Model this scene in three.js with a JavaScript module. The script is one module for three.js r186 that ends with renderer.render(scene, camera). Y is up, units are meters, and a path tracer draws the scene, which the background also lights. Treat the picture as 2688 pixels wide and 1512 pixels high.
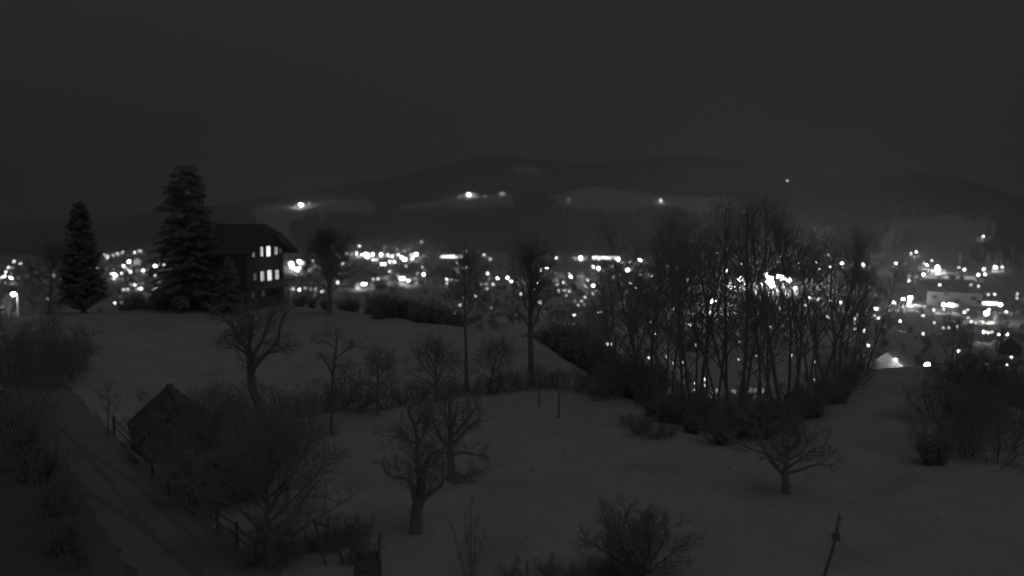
import * as THREE from 'three';
import { mergeGeometries } from 'three/addons/utils/BufferGeometryUtils.js';
import { ImprovedNoise } from 'three/addons/math/ImprovedNoise.js';

// ---------------------------------------------------------------- camera, sky, added fill light, exposure
const scene = new THREE.Scene();
const F = 2110, CX = 1344, CY = 756, HORIZON = 590, EYE = 11;       // the lens in pixels of the 2688 x 1512 photograph
const PITCH = Math.atan((CY - HORIZON) / F);
const camera = new THREE.PerspectiveCamera(2 * Math.atan(CY / F) * 180 / Math.PI, 2688 / 1512, 0.5, 30000);
camera.position.set(0, EYE, 0);
camera.rotation.x = -PITCH;
camera.focus = 40;                                                  // the night lens is focused on the orchard; the valley is soft
const APERTURE = 0.17;
camera.updateProjectionMatrix();
camera.userData.fStop = camera.getFocalLength() / 1000 / APERTURE;
scene.add(camera);

const noise = new ImprovedNoise();
{ // overcast winter night, lit a little from below by the valley
  const W = 256, H = 128, d = new Float32Array(W * H * 4);
  for (let j = 0; j < H; j++) for (let i = 0; i < W; i++) {
    const el = (j + 0.5) / H * 180 - 90, az = i / W * Math.PI * 2;
    const c = noise.noise(Math.cos(az) * 1.6, el / 22, Math.sin(az) * 1.6) * 0.06 - 0.17 * Math.cos(az - Math.PI);
    const v = 0.0285 * (1 + 0.8 * Math.exp(-Math.max(el, 0) / 7)) * (1 + c), k = (j * W + i) * 4;
    d[k] = d[k + 1] = d[k + 2] = v; d[k + 3] = 1;
  }
  const sky = new THREE.DataTexture(d, W, H, THREE.RGBAFormat, THREE.FloatType);
  sky.mapping = THREE.EquirectangularReflectionMapping; sky.magFilter = THREE.LinearFilter; sky.needsUpdate = true;
  scene.background = sky; scene.environment = sky;
}
const snowFill = new THREE.DirectionalLight(0xffffff, 0.082);  // added soft fill from above, lifts the snow over the sky tone
snowFill.position.set(60, 150, 40); snowFill.castShadow = true; snowFill.shadow.radius = 70;
Object.assign(snowFill.shadow.camera, { left: -160, right: 160, top: 160, bottom: -160, far: 500 });
scene.add(snowFill);

const renderer = new THREE.WebGLRenderer();
renderer.toneMapping = THREE.LinearToneMapping;
renderer.toneMappingExposure = 0.86;
renderer.shadowMap.enabled = true;
scene.fog = new THREE.FogExp2(0xe8e8e8, 0.00025);

// ---------------------------------------------------------------- helpers
function rng(seed) { let s = seed | 0; return () => { s = (s + 0x6d2b79f5) | 0; let t = Math.imul(s ^ (s >>> 15), 1 | s); t = (t + Math.imul(t ^ (t >>> 7), 61 | t)) ^ t; return ((t ^ (t >>> 14)) >>> 0) / 4294967296; }; }
const V = (x, y, z) => new THREE.Vector3(x, y, z);
const lerp = (a, b, t) => a + (b - a) * t, clamp = (x, a, b) => Math.min(b, Math.max(a, x));
const smooth = (a, b, x) => { const t = clamp((x - a) / (b - a), 0, 1); return t * t * (3 - 2 * t); };
const fbm = (x, y, z = 0) => noise.noise(x, y, z) + 0.5 * noise.noise(x * 2.1, y * 2.1, z + 3.3) + 0.25 * noise.noise(x * 4.3, y * 4.3, z + 7.1);
function table(rows) {                                              // smooth curve through [x, y] rows
  return (x) => {
    if (x <= rows[0][0]) return rows[0][1];
    for (let i = 1; i < rows.length; i++) if (x <= rows[i][0]) { const [a, ya] = rows[i - 1], [b, yb] = rows[i]; return lerp(ya, yb, smooth(a, b, x) * 0.5 + 0.5 * (x - a) / (b - a)); }
    return rows[rows.length - 1][1];
  };
}
const used = {};
function numbered(name) { const n = used[name] = (used[name] ?? -1) + 1; return n ? `${name}_${String(n).padStart(3, '0')}` : name; }
function tag(o, label, category, group, kind) { Object.assign(o.userData, { label, category }); if (group) o.userData.group = group; if (kind) o.userData.kind = kind; return o; }
function thing(name, label, category, p, turn = 0, group) {
  const o = new THREE.Group(); o.name = numbered(name); o.position.copy(p); o.rotation.y = turn; scene.add(o);
  return tag(o, label, category, group);
}
function mesh(name, geometry, material, parent = scene) {
  const m = new THREE.Mesh(geometry, material); m.name = parent === scene ? numbered(name) : name;
  m.castShadow = m.receiveShadow = true; parent.add(m); return m;
}
function copy(root, p, turn, scale, label, group) {
  const o = root.clone(); o.name = numbered(root.name.replace(/_\d{3}$/, '')); o.userData = { ...root.userData };
  o.position.copy(p); o.rotation.y = turn; o.scale.setScalar(scale); scene.add(o);
  if (label) o.userData.label = label; if (group) o.userData.group = group;
  return o;
}
const grey = (v, roughness = 0.95, more = {}) => { const m = new THREE.MeshStandardMaterial({ roughness, ...more }); m.color.setRGB(v, v, v); return m; };
// the camera works in its monochrome night mode, which also sees near infrared: bark, wood and foliage reflect far more there than in daylight colours
function crust() {                                                  // wind crust and old tracks in the snow, 6 m to a side
  const n = 512, d = new Uint8Array(n * n * 4);
  for (let j = 0; j < n; j++) for (let i = 0; i < n; i++) {
    const a = i / n * 6.2832, b = j / n * 6.2832, q = (s) => noise.noise(Math.cos(a) * s + 40, Math.sin(a) * s, Math.cos(b) * s) + noise.noise(Math.sin(b) * s, Math.cos(a) * s + 11, Math.sin(a) * s);
    const v = clamp(0.5 + 0.3 * q(0.9) + 0.22 * q(2.6) + 0.12 * q(8) + 0.06 * q(25), 0, 1) * 255; d.set([v, v, v, 255], (j * n + i) * 4);
  }
  const t = new THREE.DataTexture(d, n, n); t.wrapS = t.wrapT = THREE.RepeatWrapping; t.magFilter = THREE.LinearFilter; t.needsUpdate = true; return t;
}
const leafy = (v) => { const m = new THREE.MeshPhysicalMaterial({ roughness: 1, transmission: 0.4, thickness: 0 }); m.color.setRGB(v, v, v); return m; };
const M = {
  snow: grey(1, 0.9, { vertexColors: true, bumpMap: crust(), bumpScale: 0.09 }), bark: grey(0.42), twig: grey(0.48), darkBark: grey(0.4), needles: leafy(0.5), leaf: leafy(0.48), forest: grey(0.4),
  roofTile: grey(0.17), roofSnow: grey(0.72), wood: grey(0.3), wall: grey(0.42), paleWall: grey(0.6), metal: grey(0.2, 0.6), glass: grey(0.04, 0.2), frame: grey(0.5, 0.7), paleBoard: grey(0.6), gravel: grey(0.3), grass: grey(0.2), concrete: grey(0.4), curtain: grey(0.3),
};
const glows = new Map();
function glow(L) {                                                  // a glowing material, strengths rounded to a sixth of a stop
  const k = Math.round(Math.log2(L) * 4);
  if (!glows.has(k)) { const m = grey(0.7, 0.5); m.emissive.setRGB(1, 1, 1); m.emissiveIntensity = 2 ** (k / 4); glows.set(k, m); }
  return glows.get(k);
}
class MB {                                                          // collects tubes, boxes and faces into one geometry
  constructor() { this.p = []; this.i = []; }
  tube(path, radii, sides) {
    const n = path.length, b0 = this.p.length / 3, d = V(), a = V(), b = V();
    for (let k = 0; k < n; k++) {
      d.subVectors(path[Math.min(k + 1, n - 1)], path[Math.max(k - 1, 0)]).normalize();
      a.set(Math.abs(d.y) > 0.9 ? 1 : 0, Math.abs(d.y) > 0.9 ? 0 : 1, 0).cross(d).normalize(); b.crossVectors(d, a);
      for (let s = 0; s < sides; s++) {
        const t = s / sides * Math.PI * 2, c = Math.cos(t) * radii[k], e = Math.sin(t) * radii[k];
        this.p.push(path[k].x + a.x * c + b.x * e, path[k].y + a.y * c + b.y * e, path[k].z + a.z * c + b.z * e);
      }
      if (k) for (let s = 0; s < sides; s++) { const u = b0 + (k - 1) * sides + s, v = b0 + (k - 1) * sides + (s + 1) % sides; this.i.push(u, v, u + sides, v, v + sides, u + sides); }
    }
  }
  tri(a, b, c) { const n = this.p.length / 3; this.p.push(a.x, a.y, a.z, b.x, b.y, b.z, c.x, c.y, c.z); this.i.push(n, n + 1, n + 2); }
  geometry() { const g = new THREE.BufferGeometry(); g.setAttribute('position', new THREE.Float32BufferAttribute(this.p, 3)); g.setIndex(this.i); g.computeVertexNormals(); return g; }
}
const box = (w, h, d, x = 0, y = 0, z = 0) => new THREE.BoxGeometry(w, h, d).translate(x, y, z);

// ---------------------------------------------------------------- the lie of the land
const edgeOf = table([[-900, 96], [0, 93], [300, 100], [700, 107], [850, 101], [1000, 95], [1150, 87], [1300, 81], [1400, 76], [1500, 62], [1600, 50], [1750, 42], [1900, 38], [2050, 39], [2200, 46], [2300, 57], [2450, 59], [3600, 60]]);
const fallOf = table([[-900, 0.19], [900, 0.2], [1300, 0.22], [1900, 0.27], [2200, 0.22], [2450, 0.2], [3600, 0.2]]);
const lineB = table([[-900, 640], [0, 640], [300, 632], [500, 604], [650, 582], [720, 568], [900, 572], [1100, 568], [1300, 564], [1500, 562], [1700, 572], [1900, 582], [2100, 598], [2230, 588], [2340, 578], [2450, 572], [2600, 578], [2688, 585], [3600, 600]]);
const lineC = table([[-900, 628], [0, 616], [300, 606], [500, 578], [650, 550], [700, 538], [790, 532], [900, 521], [960, 526], [1030, 545], [1100, 531], [1200, 513], [1330, 508], [1420, 521], [1480, 508], [1560, 491], [1650, 503], [1760, 517], [1900, 516], [1990, 526], [2100, 530], [2200, 512], [2290, 492], [2400, 485], [2500, 492], [2600, 520], [2688, 548], [3600, 565]]);
const lineE = table([[-900, 604], [0, 596], [300, 580], [560, 552], [700, 528], [850, 506], [1000, 478], [1180, 440], [1250, 427], [1400, 429], [1550, 439], [1700, 427], [1850, 424], [1950, 437], [2100, 458], [2200, 478], [2300, 490], [2500, 525], [2688, 562], [3600, 580]]);
const startOf = table([[-900, 2000], [2120, 2000], [2340, 1330], [3600, 1280]]), bandOf = table([[-900, 2600], [2120, 2600], [2340, 1640], [3600, 1560]]), topOf = table([[-900, 3100], [2120, 3100], [2340, 1980], [3600, 1900]]);
function hillDepth(u, D) {                                          // depth as on the middle hill: 2000 foot, 2600 wood's edge, 3100 meadow top, 4600 ridge
  const a = startOf(u), b = bandOf(u), c = topOf(u);
  return D < a ? D * 2000 / a : D < b ? 2000 + 600 * (D - a) / (b - a) : D < c ? 2600 + 500 * (D - b) / (c - b) : D < 4600 ? 3100 + 1500 * (D - c) / (4600 - c) : D;
}
const level = (y, D) => EYE + (HORIZON - y) / F * D;
function place(x, z) {                                              // bearing (as u) and depth D of a spot
  const a = Math.atan2(x, -z), ac = clamp(a, -0.86, 0.86), r = Math.hypot(x, z);
  return [CX + F * Math.tan(ac), r * Math.cos(ac), Math.abs(a), r];
}
function land(x, z) {
  const [u, D, a, r] = place(x, z);
  let h = 0.35 * noise.noise(x / 26, z / 26, 0.5) + 0.1 * noise.noise(x / 6, z / 6, 2.5) - 0.3 * smooth(40, 70, D) * smooth(110, 70, D);
  const R = edgeOf(u), over = D - R;
  if (over > 0) {
    const down = h - fallOf(u) * (over - 7 * (1 - Math.exp(-over / 7))), floor = -69 + 0.8 * noise.noise(x / 160, z / 160, 5.5), k = clamp(0.5 + (down - floor) / 24, 0, 1);
    h = lerp(floor, down, k) + 12 * k * (1 - k);
  }
  const N = hillDepth(u, D);
  if (N > 2000) {
    const hb = level(lineB(u), bandOf(u)), hc = level(lineC(u), topOf(u)), he = level(lineE(u), 4600), hz = level(632, 7500);
    const t = N < 2600 ? lerp(-69, hb, Math.pow((N - 2000) / 600, 1.25)) : N < 3100 ? lerp(hb, hc, (N - 2600) / 500) : N < 4600 ? lerp(hc, he, smooth(3100, 4700, N)) : lerp(he, hz, smooth(4600, 7500, N));
    h = t + smooth(2050, 2400, N) * (6 + 6 * smooth(3000, 3600, N)) * fbm(x / 260, z / 260, 1.5);
  }
  if (a > 1.0) h = lerp(h, 0.12 * r - 0.5, smooth(1.0, 1.7, a));
  return h;
}
function ray(px, py) { const x = (px - CX) / F, y = (CY - py) / F, s = Math.sin(PITCH), c = Math.cos(PITCH); return V(x, y * c - s, -y * s - c); }
function at(px, py, D) { const v = ray(px, py); return v.multiplyScalar(D / -v.z).add(camera.position); }
function ground(px, py, lift = 0, from = 8) {                       // where the line of sight comes down to `lift` metres above the land
  let last = from;
  for (let D = from; D < 6500; D *= 1.006) { const p = at(px, py, D); if (p.y <= land(p.x, p.z) + lift) { const q = at(px, py, (D + last) / 2); q.y = land(q.x, q.z); return q; } last = D; }
  return null;
}
const onLand = (px, D, dy = 0) => { const x = (px - CX) / F * D; return V(x, land(x, -D) + dy, -D); };

// forest or open snow on the far hills
function isForest(u, D, x, z) {
  const w = 42 * fbm(x / 210, z / 210, 9.5), d = 110 * fbm(x / 260, z / 260, 4.5);
  D = hillDepth(u, D);
  if (D < 2070) return false;
  const uu = u + w, dd = D + d;
  if (dd < 2640) { if (uu > 2320 && uu < 2610) return fbm(x / 90, z / 90, 5.1) > 0.34 || (dd < 2130 && uu < 2400); if (uu > 655 && uu < 770) return dd < 2110; if (uu < 655) return fbm(x / 330, z / 330, 6.6) > -0.15; return true; }
  if (dd < 3140) return !((uu > 655 && uu < 985) || (uu > 1030 && uu < 1345) || (uu > 1425 && uu < 1990)) || (uu < 655 && fbm(x / 300, z / 300, 8.8) > 0.1);
  if (uu > 1330 && uu < 1425 && dd > 3880 && dd < 4180) return false;
  return D < 5000;
}
{ // one sheet of ground in rings round the camera
  const az = []; for (let a = -Math.PI; a < Math.PI - 1e-6;) { az.push(a); const b = Math.abs(a); a += b < 0.62 ? 0.0032 : b < 0.9 ? 0.02 : 0.08; }
  const radii = [0.5]; while (radii[radii.length - 1] < 9000) { const r = radii[radii.length - 1]; radii.push(r + Math.max(0.5, r < 140 ? r * 0.014 : r < 2000 ? r * 0.022 : r * 0.011)); }
  const n = az.length, bands = [['snow_field', 0, 135], ['valley_floor', 135, 2040], ['hills', 2040, 1e9]];
  for (const [name, r0, r1] of bands) {
    const rows = radii.map((r, k) => [r, k]).filter(([r], k) => r >= r0 && (r <= r1 || radii[k - 1] <= r1)).map(([r]) => r), p = [], c = [], uv = [], i = [];
    rows.forEach((r, j) => {
      for (let k = 0; k < n; k++) {
        const x = Math.sin(az[k]) * r, z = -Math.cos(az[k]) * r, [u, D] = place(x, z);
        p.push(x, land(x, z), z); uv.push(x / 6, z / 6);
        let v = 0.72 + 0.07 * noise.noise(x / 3, z / 3, 1.1) + 0.06 * noise.noise(x / 0.9, z / 0.9, 4.1) - 0.12 * smooth(0.2, 0.75, fbm(x / 5, z / 5, 6.3)) - 0.05 * smooth(0.1, 0.6, fbm(x / 70, z / 70, 8.3));
        c.push(v, v, v);
        if (j && k < n) { const q = (j - 1) * n + k, e = (j - 1) * n + (k + 1) % n; i.push(q, e, q + n, e, e + n, q + n); }
      }
    });
    const g = new THREE.BufferGeometry();
    g.setAttribute('position', new THREE.Float32BufferAttribute(p, 3)); g.setAttribute('color', new THREE.Float32BufferAttribute(c, 3)); g.setAttribute('uv', new THREE.Float32BufferAttribute(uv, 2)); g.setIndex(i); g.computeVertexNormals();
    const m = mesh(name, g, M.snow); m.userData.kind = 'structure';
    m.userData.label = { snow_field: 'snow covered field on the plateau in front of the farmhouse', valley_floor: 'dark valley floor under the lit town', hills: 'hills with snowy meadows beyond the town' }[name];
  }
}
// ribbons lying on the ground: the lane with its ruts and grass verges
function ribbon(name, label, pts, width, lift, material) {
  const curve = new THREE.CatmullRomCurve3(pts.map(([x, y]) => { const p = ground(x, y); return V(p.x, 0, p.z); })), n = 90, p = [], i = [], r = rng(width * 1000 + pts[0][0]);
  for (let k = 0; k <= n; k++) {
    const q = curve.getPoint(k / n), t = curve.getTangent(k / n), w = width * (0.5 + 0.12 * noise.noise(q.x, q.z, 3.3)), s = V(-t.z, 0, t.x).normalize();
    for (let j = 0; j <= 4; j++) { const e = (j / 4 - 0.5) * 2 * w + (j % 4 ? 0 : (r() - 0.5) * 0.08), x = q.x + s.x * e, z = q.z + s.z * e; p.push(x, land(x, z) + lift, z); }
    if (k) for (let j = 0; j < 4; j++) { const a = (k - 1) * 5 + j; i.push(a, a + 1, a + 5, a + 1, a + 6, a + 5); }
  }
  const g = new THREE.BufferGeometry(); g.setAttribute('position', new THREE.Float32BufferAttribute(p, 3)); g.setIndex(i); g.computeVertexNormals();
  const m = mesh(name, g, material); m.userData.kind = 'structure'; m.userData.label = label;
}
ribbon('lane', 'packed snow lane running down past the shed', [[66, 985], [120, 1050], [215, 1170], [330, 1300], [470, 1440], [640, 1600]], 3.6, 0.02, grey(0.42));
ribbon('dark_bank', 'dark bank on the outer side of the lane', [[-70, 1030], [-50, 1140], [-10, 1250], [50, 1360], [125, 1460], [200, 1570]], 6.2, 0.012, grey(0.24));  // evenly dark ribbon laid over the snow
ribbon('trodden_path', 'trodden dark path leaving the lane towards the near slope', [[150, 1225], [200, 1330], [265, 1450], [330, 1580]], 0.9, 0.026, grey(0.3));
ribbon('wheel_rut', 'dark wheel rut on the outer side of the lane', [[64, 1005], [106, 1078], [202, 1164], [283, 1260], [348, 1340], [450, 1450], [560, 1560]], 0.2, 0.035, grey(0.34));
ribbon('wheel_rut', 'dark wheel rut forking off in the middle of the lane', [[202, 1160], [303, 1234], [348, 1260], [420, 1330], [520, 1420]], 0.16, 0.04, grey(0.36));
ribbon('grass_verge', 'bare dark grass verge at the foot of the hedge', [[40, 1010], [90, 1130], [146, 1224], [202, 1270], [283, 1325], [374, 1381], [430, 1432], [560, 1540]], 0.3, 0.03, grey(0.32));

// ---------------------------------------------------------------- trees
const up = V(0, 1, 0);
function wander(r, p, dir, len, n, wiggle, lift) {
  const out = [p.clone()], d = dir.clone().normalize(), q = p.clone();
  for (let k = 0; k < n; k++) { d.x += (r() - 0.5) * wiggle; d.y += (r() - 0.5) * wiggle + lift; d.z += (r() - 0.5) * wiggle; d.normalize(); q.addScaledVector(d, len / n); out.push(q.clone()); }
  return out;
}
const taper = (r0, r1, n) => Array.from({ length: n + 1 }, (_, k) => lerp(r0, r1, Math.pow(k / n, 0.85)));
function along(path, t) { const f = t * (path.length - 1), k = Math.min(Math.floor(f), path.length - 2); return [path[k].clone().lerp(path[k + 1], f - k), V().subVectors(path[k + 1], path[k]).normalize()]; }
function sprout(mb, r, path, r0, o, lv = 0) {                       // twigs along a limb, and twigs on those
  const n = Math.max(1, Math.round(o.n[lv] * (0.8 + 0.4 * r())));
  for (let k = 0; k < n; k++) {
    const t = lerp(o.t0 ?? 0.2, 1, (k + r()) / n), [p, d] = along(path, Math.min(t, 0.999));
    const side = V(r() - 0.5, r() - 0.5, r() - 0.5).cross(d).normalize(), dir = d.clone().multiplyScalar(o.forward ?? 0.6).add(side).addScaledVector(up, (o.up ?? 0.25) * (0.5 + r()));
    const len = o.len[lv] * (1.15 - 0.55 * t) * (0.6 + 0.7 * r()), rad = Math.max(o.min ?? 0.007, Math.min(r0 * 0.45, o.rad[lv]));
    const seg = lv + 1 < o.n.length ? 3 : lv > 1 ? 1 : 2, tw = wander(r, p, dir, len, seg, o.wiggle ?? 0.45, o.lift ?? 0.04);
    mb.tube(tw, taper(rad, Math.max(0.004, rad * 0.35), seg), 3);
    if (lv + 1 < o.n.length) sprout(mb, r, tw, rad, o, lv + 1);
  }
}
function bareTree(name, label, group, seed, s) {                    // s: height, trunk radius, limbs, spread ...
  const r = rng(seed), o = thing(name, label, 'tree', V(0, 0, 0), 0, group), H = s.h, tb = new MB(), cb = new MB();
  const tp = wander(r, V(0, -0.3, 0), V((r() - 0.5) * (s.lean ?? 0.1), 1, (r() - 0.5) * (s.lean ?? 0.1)), H * (s.trunk ?? 0.86), 9, s.bend ?? 0.12, 0.05), tr = taper(s.r, s.r * 0.16, 9); tr[0] *= 1.35;
  tb.tube(tp, tr, 8); mesh('trunk', tb.geometry(), s.bark ?? M.bark, o);
  for (let k = 0; k < s.limbs; k++) {
    const t = lerp(s.from ?? 0.3, 0.97, (k + 0.6 * r()) / s.limbs), [p, d] = along(tp, t), a = k * 2.4 + r() * 0.8, slope = lerp(s.low ?? 0.45, s.top ?? 1.2, t) * (0.8 + 0.4 * r());
    const dir = V(Math.cos(a), slope, Math.sin(a)), len = s.spread * (s.shape ? s.shape(t) : Math.sin(Math.PI * clamp(0.18 + t * 0.78, 0, 1))) * (0.75 + 0.5 * r()), r0 = s.r * lerp(0.5, 0.14, t), lp = wander(r, p, dir, len, 6, s.wiggle ?? 0.35, s.lift ?? 0.06);
    const lb = new MB(); lb.tube(lp, taper(r0, 0.012, 6), 5); mesh('limb', lb.geometry(), s.bark ?? M.bark, o);
    sprout(cb, r, lp, r0, s.twigs);
  }
  sprout(cb, r, tp.slice(-4), s.r * 0.3, s.twigs);
  mesh('crown', cb.geometry(), s.twigMat ?? M.twig, o);
  return o;
}
function drawnTree(name, label, base, limbs, tw, seed, trunkMat = M.bark) {   // limbs: [[x, y, away, radius], ...] in metres from the foot; the first is the trunk
  const r = rng(seed), o = thing(name, label, 'tree', base), cb = new MB();
  limbs.forEach((pts, k) => {
    const c = new THREE.CatmullRomCurve3(pts.map(([x, y, z]) => V(x, y, z))), n = Math.max(6, pts.length * 3), path = c.getPoints(n), rad = path.map((_, j) => { const f = j / n * (pts.length - 1), q = Math.min(Math.floor(f), pts.length - 2); return lerp(pts[q][3], pts[q + 1][3], f - q); });
    const b = new MB(); b.tube(path, rad, k ? 6 : 9); mesh(k ? 'limb' : 'trunk', b.geometry(), trunkMat, o);
    if (tw) sprout(cb, r, k ? path : path.slice(-Math.ceil(n * 0.3)), pts[pts.length - 1][3] * 2, tw);
  });
  if (tw) mesh('crown', cb.geometry(), M.twig, o);
  return o;
}
// limbs traced as pixel offsets from the foot, at the tree's own scale, with their own reach towards and away from the viewer
const traced = (D, limbs) => limbs.map((l) => l.map(([x, y, z, w]) => [x * D / F, y * D / F, z, w * D / F / 2]));

function conifer(name, label, p, seed, h, base, o = {}) {
  const r = rng(seed), g = thing(name, label, 'tree', p, r() * 6), tb = new MB(), bb = new MB(), nb = new MB();
  tb.tube([V(0, -0.5, 0), V(0, h * 0.5, 0), V(0, h, 0)], [h * 0.022, h * 0.013, 0.03], 8); mesh('trunk', tb.geometry(), M.darkBark, g);
  const tiers = o.tiers ?? 26;
  for (let k = 0; k < tiers; k++) {
    const t = (k + 0.4 * r()) / tiers, y = h * lerp(o.from ?? 0.06, 0.985, t), yj = h / tiers, reach = base * (o.shape ? o.shape(t) : Math.pow(1 - t, 0.8)) + 0.25, n = Math.round((o.per ?? 9) * (0.75 + 0.5 * r()) * (1 - 0.35 * t));
    for (let j = 0; j < n; j++) {
      const a = r() * 6.283, L = reach * (0.65 + 0.45 * r() * (o.ragged ?? 1)), dir = V(Math.cos(a), o.rise ?? 0.12, Math.sin(a)), path = wander(r, V(0, Math.min(h, y + (r() - 0.3) * yj), 0), dir, L, 5, 0.16, -(o.droop ?? 0.09));
      bb.tube(path, taper(0.05 * (1.2 - t), 0.012, 5), 3);
      const m = Math.round(L * (o.dense ?? 26));
      for (let q = 0; q < m; q++) {                                 // sprays of needles hanging from the branch
        const [c, d] = along(path, 0.12 + 0.88 * Math.pow(r(), 0.75)), side = V(-d.z, 0, d.x).multiplyScalar(r() < 0.5 ? 1 : -1), s = 0.22 + 0.34 * r();
        const tip = c.clone().addScaledVector(side, s * (0.4 + r())).addScaledVector(d, s * r()).addScaledVector(up, -s * (0.2 + 0.8 * r() * (o.hang ?? 1)));
        const w = V((r() - 0.5), (r() - 0.5), (r() - 0.5)).multiplyScalar(s * 0.75);
        nb.tri(c.clone().add(w), c.clone().sub(w), tip);
      }
    }
  }
  mesh('branches', bb.geometry(), M.darkBark, g); mesh('crown', nb.geometry(), M.needles, g);
  return g;
}
function shrub(name, label, group, seed, s) {                       // many stems from one root, twiggy or leafy
  const r = rng(seed), o = thing(name, label, 'shrub', V(0, 0, 0), 0, group), sb = new MB(), cb = new MB();
  for (let k = 0; k < s.stems; k++) {
    const a = r() * 6.283, sp = s.open * (0.3 + r()), p = wander(r, V(Math.cos(a) * s.w * 0.12, -0.1, Math.sin(a) * s.w * 0.12), V(Math.cos(a) * sp, 1, Math.sin(a) * sp), s.h * (0.6 + 0.45 * r()), 5, 0.3, 0.03);
    sb.tube(p, taper(s.r ?? 0.035, 0.008, 5), 4);
    sprout(cb, r, p, s.r ?? 0.035, s.twigs);
    if (s.leaves) for (let q = 0; q < s.leaves; q++) {
      const [c] = along(p, 0.1 + 0.899 * r()), z = s.leaf ?? 0.16, e = V(r() - 0.5, r() - 0.5, r() - 0.5).multiplyScalar(s.w * 0.42); c.add(e); if (c.y < 0) c.y = 0.02;
      const f = () => c.clone().add(V(r() - 0.5, r() - 0.5, r() - 0.5).multiplyScalar(z * 2)); cb.tri(f(), f(), f());
    }
  }
  mesh('stems', sb.geometry(), M.bark, o); mesh('crown', cb.geometry(), s.leaves ? M.leaf : M.twig, o);
  return o;
}

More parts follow.
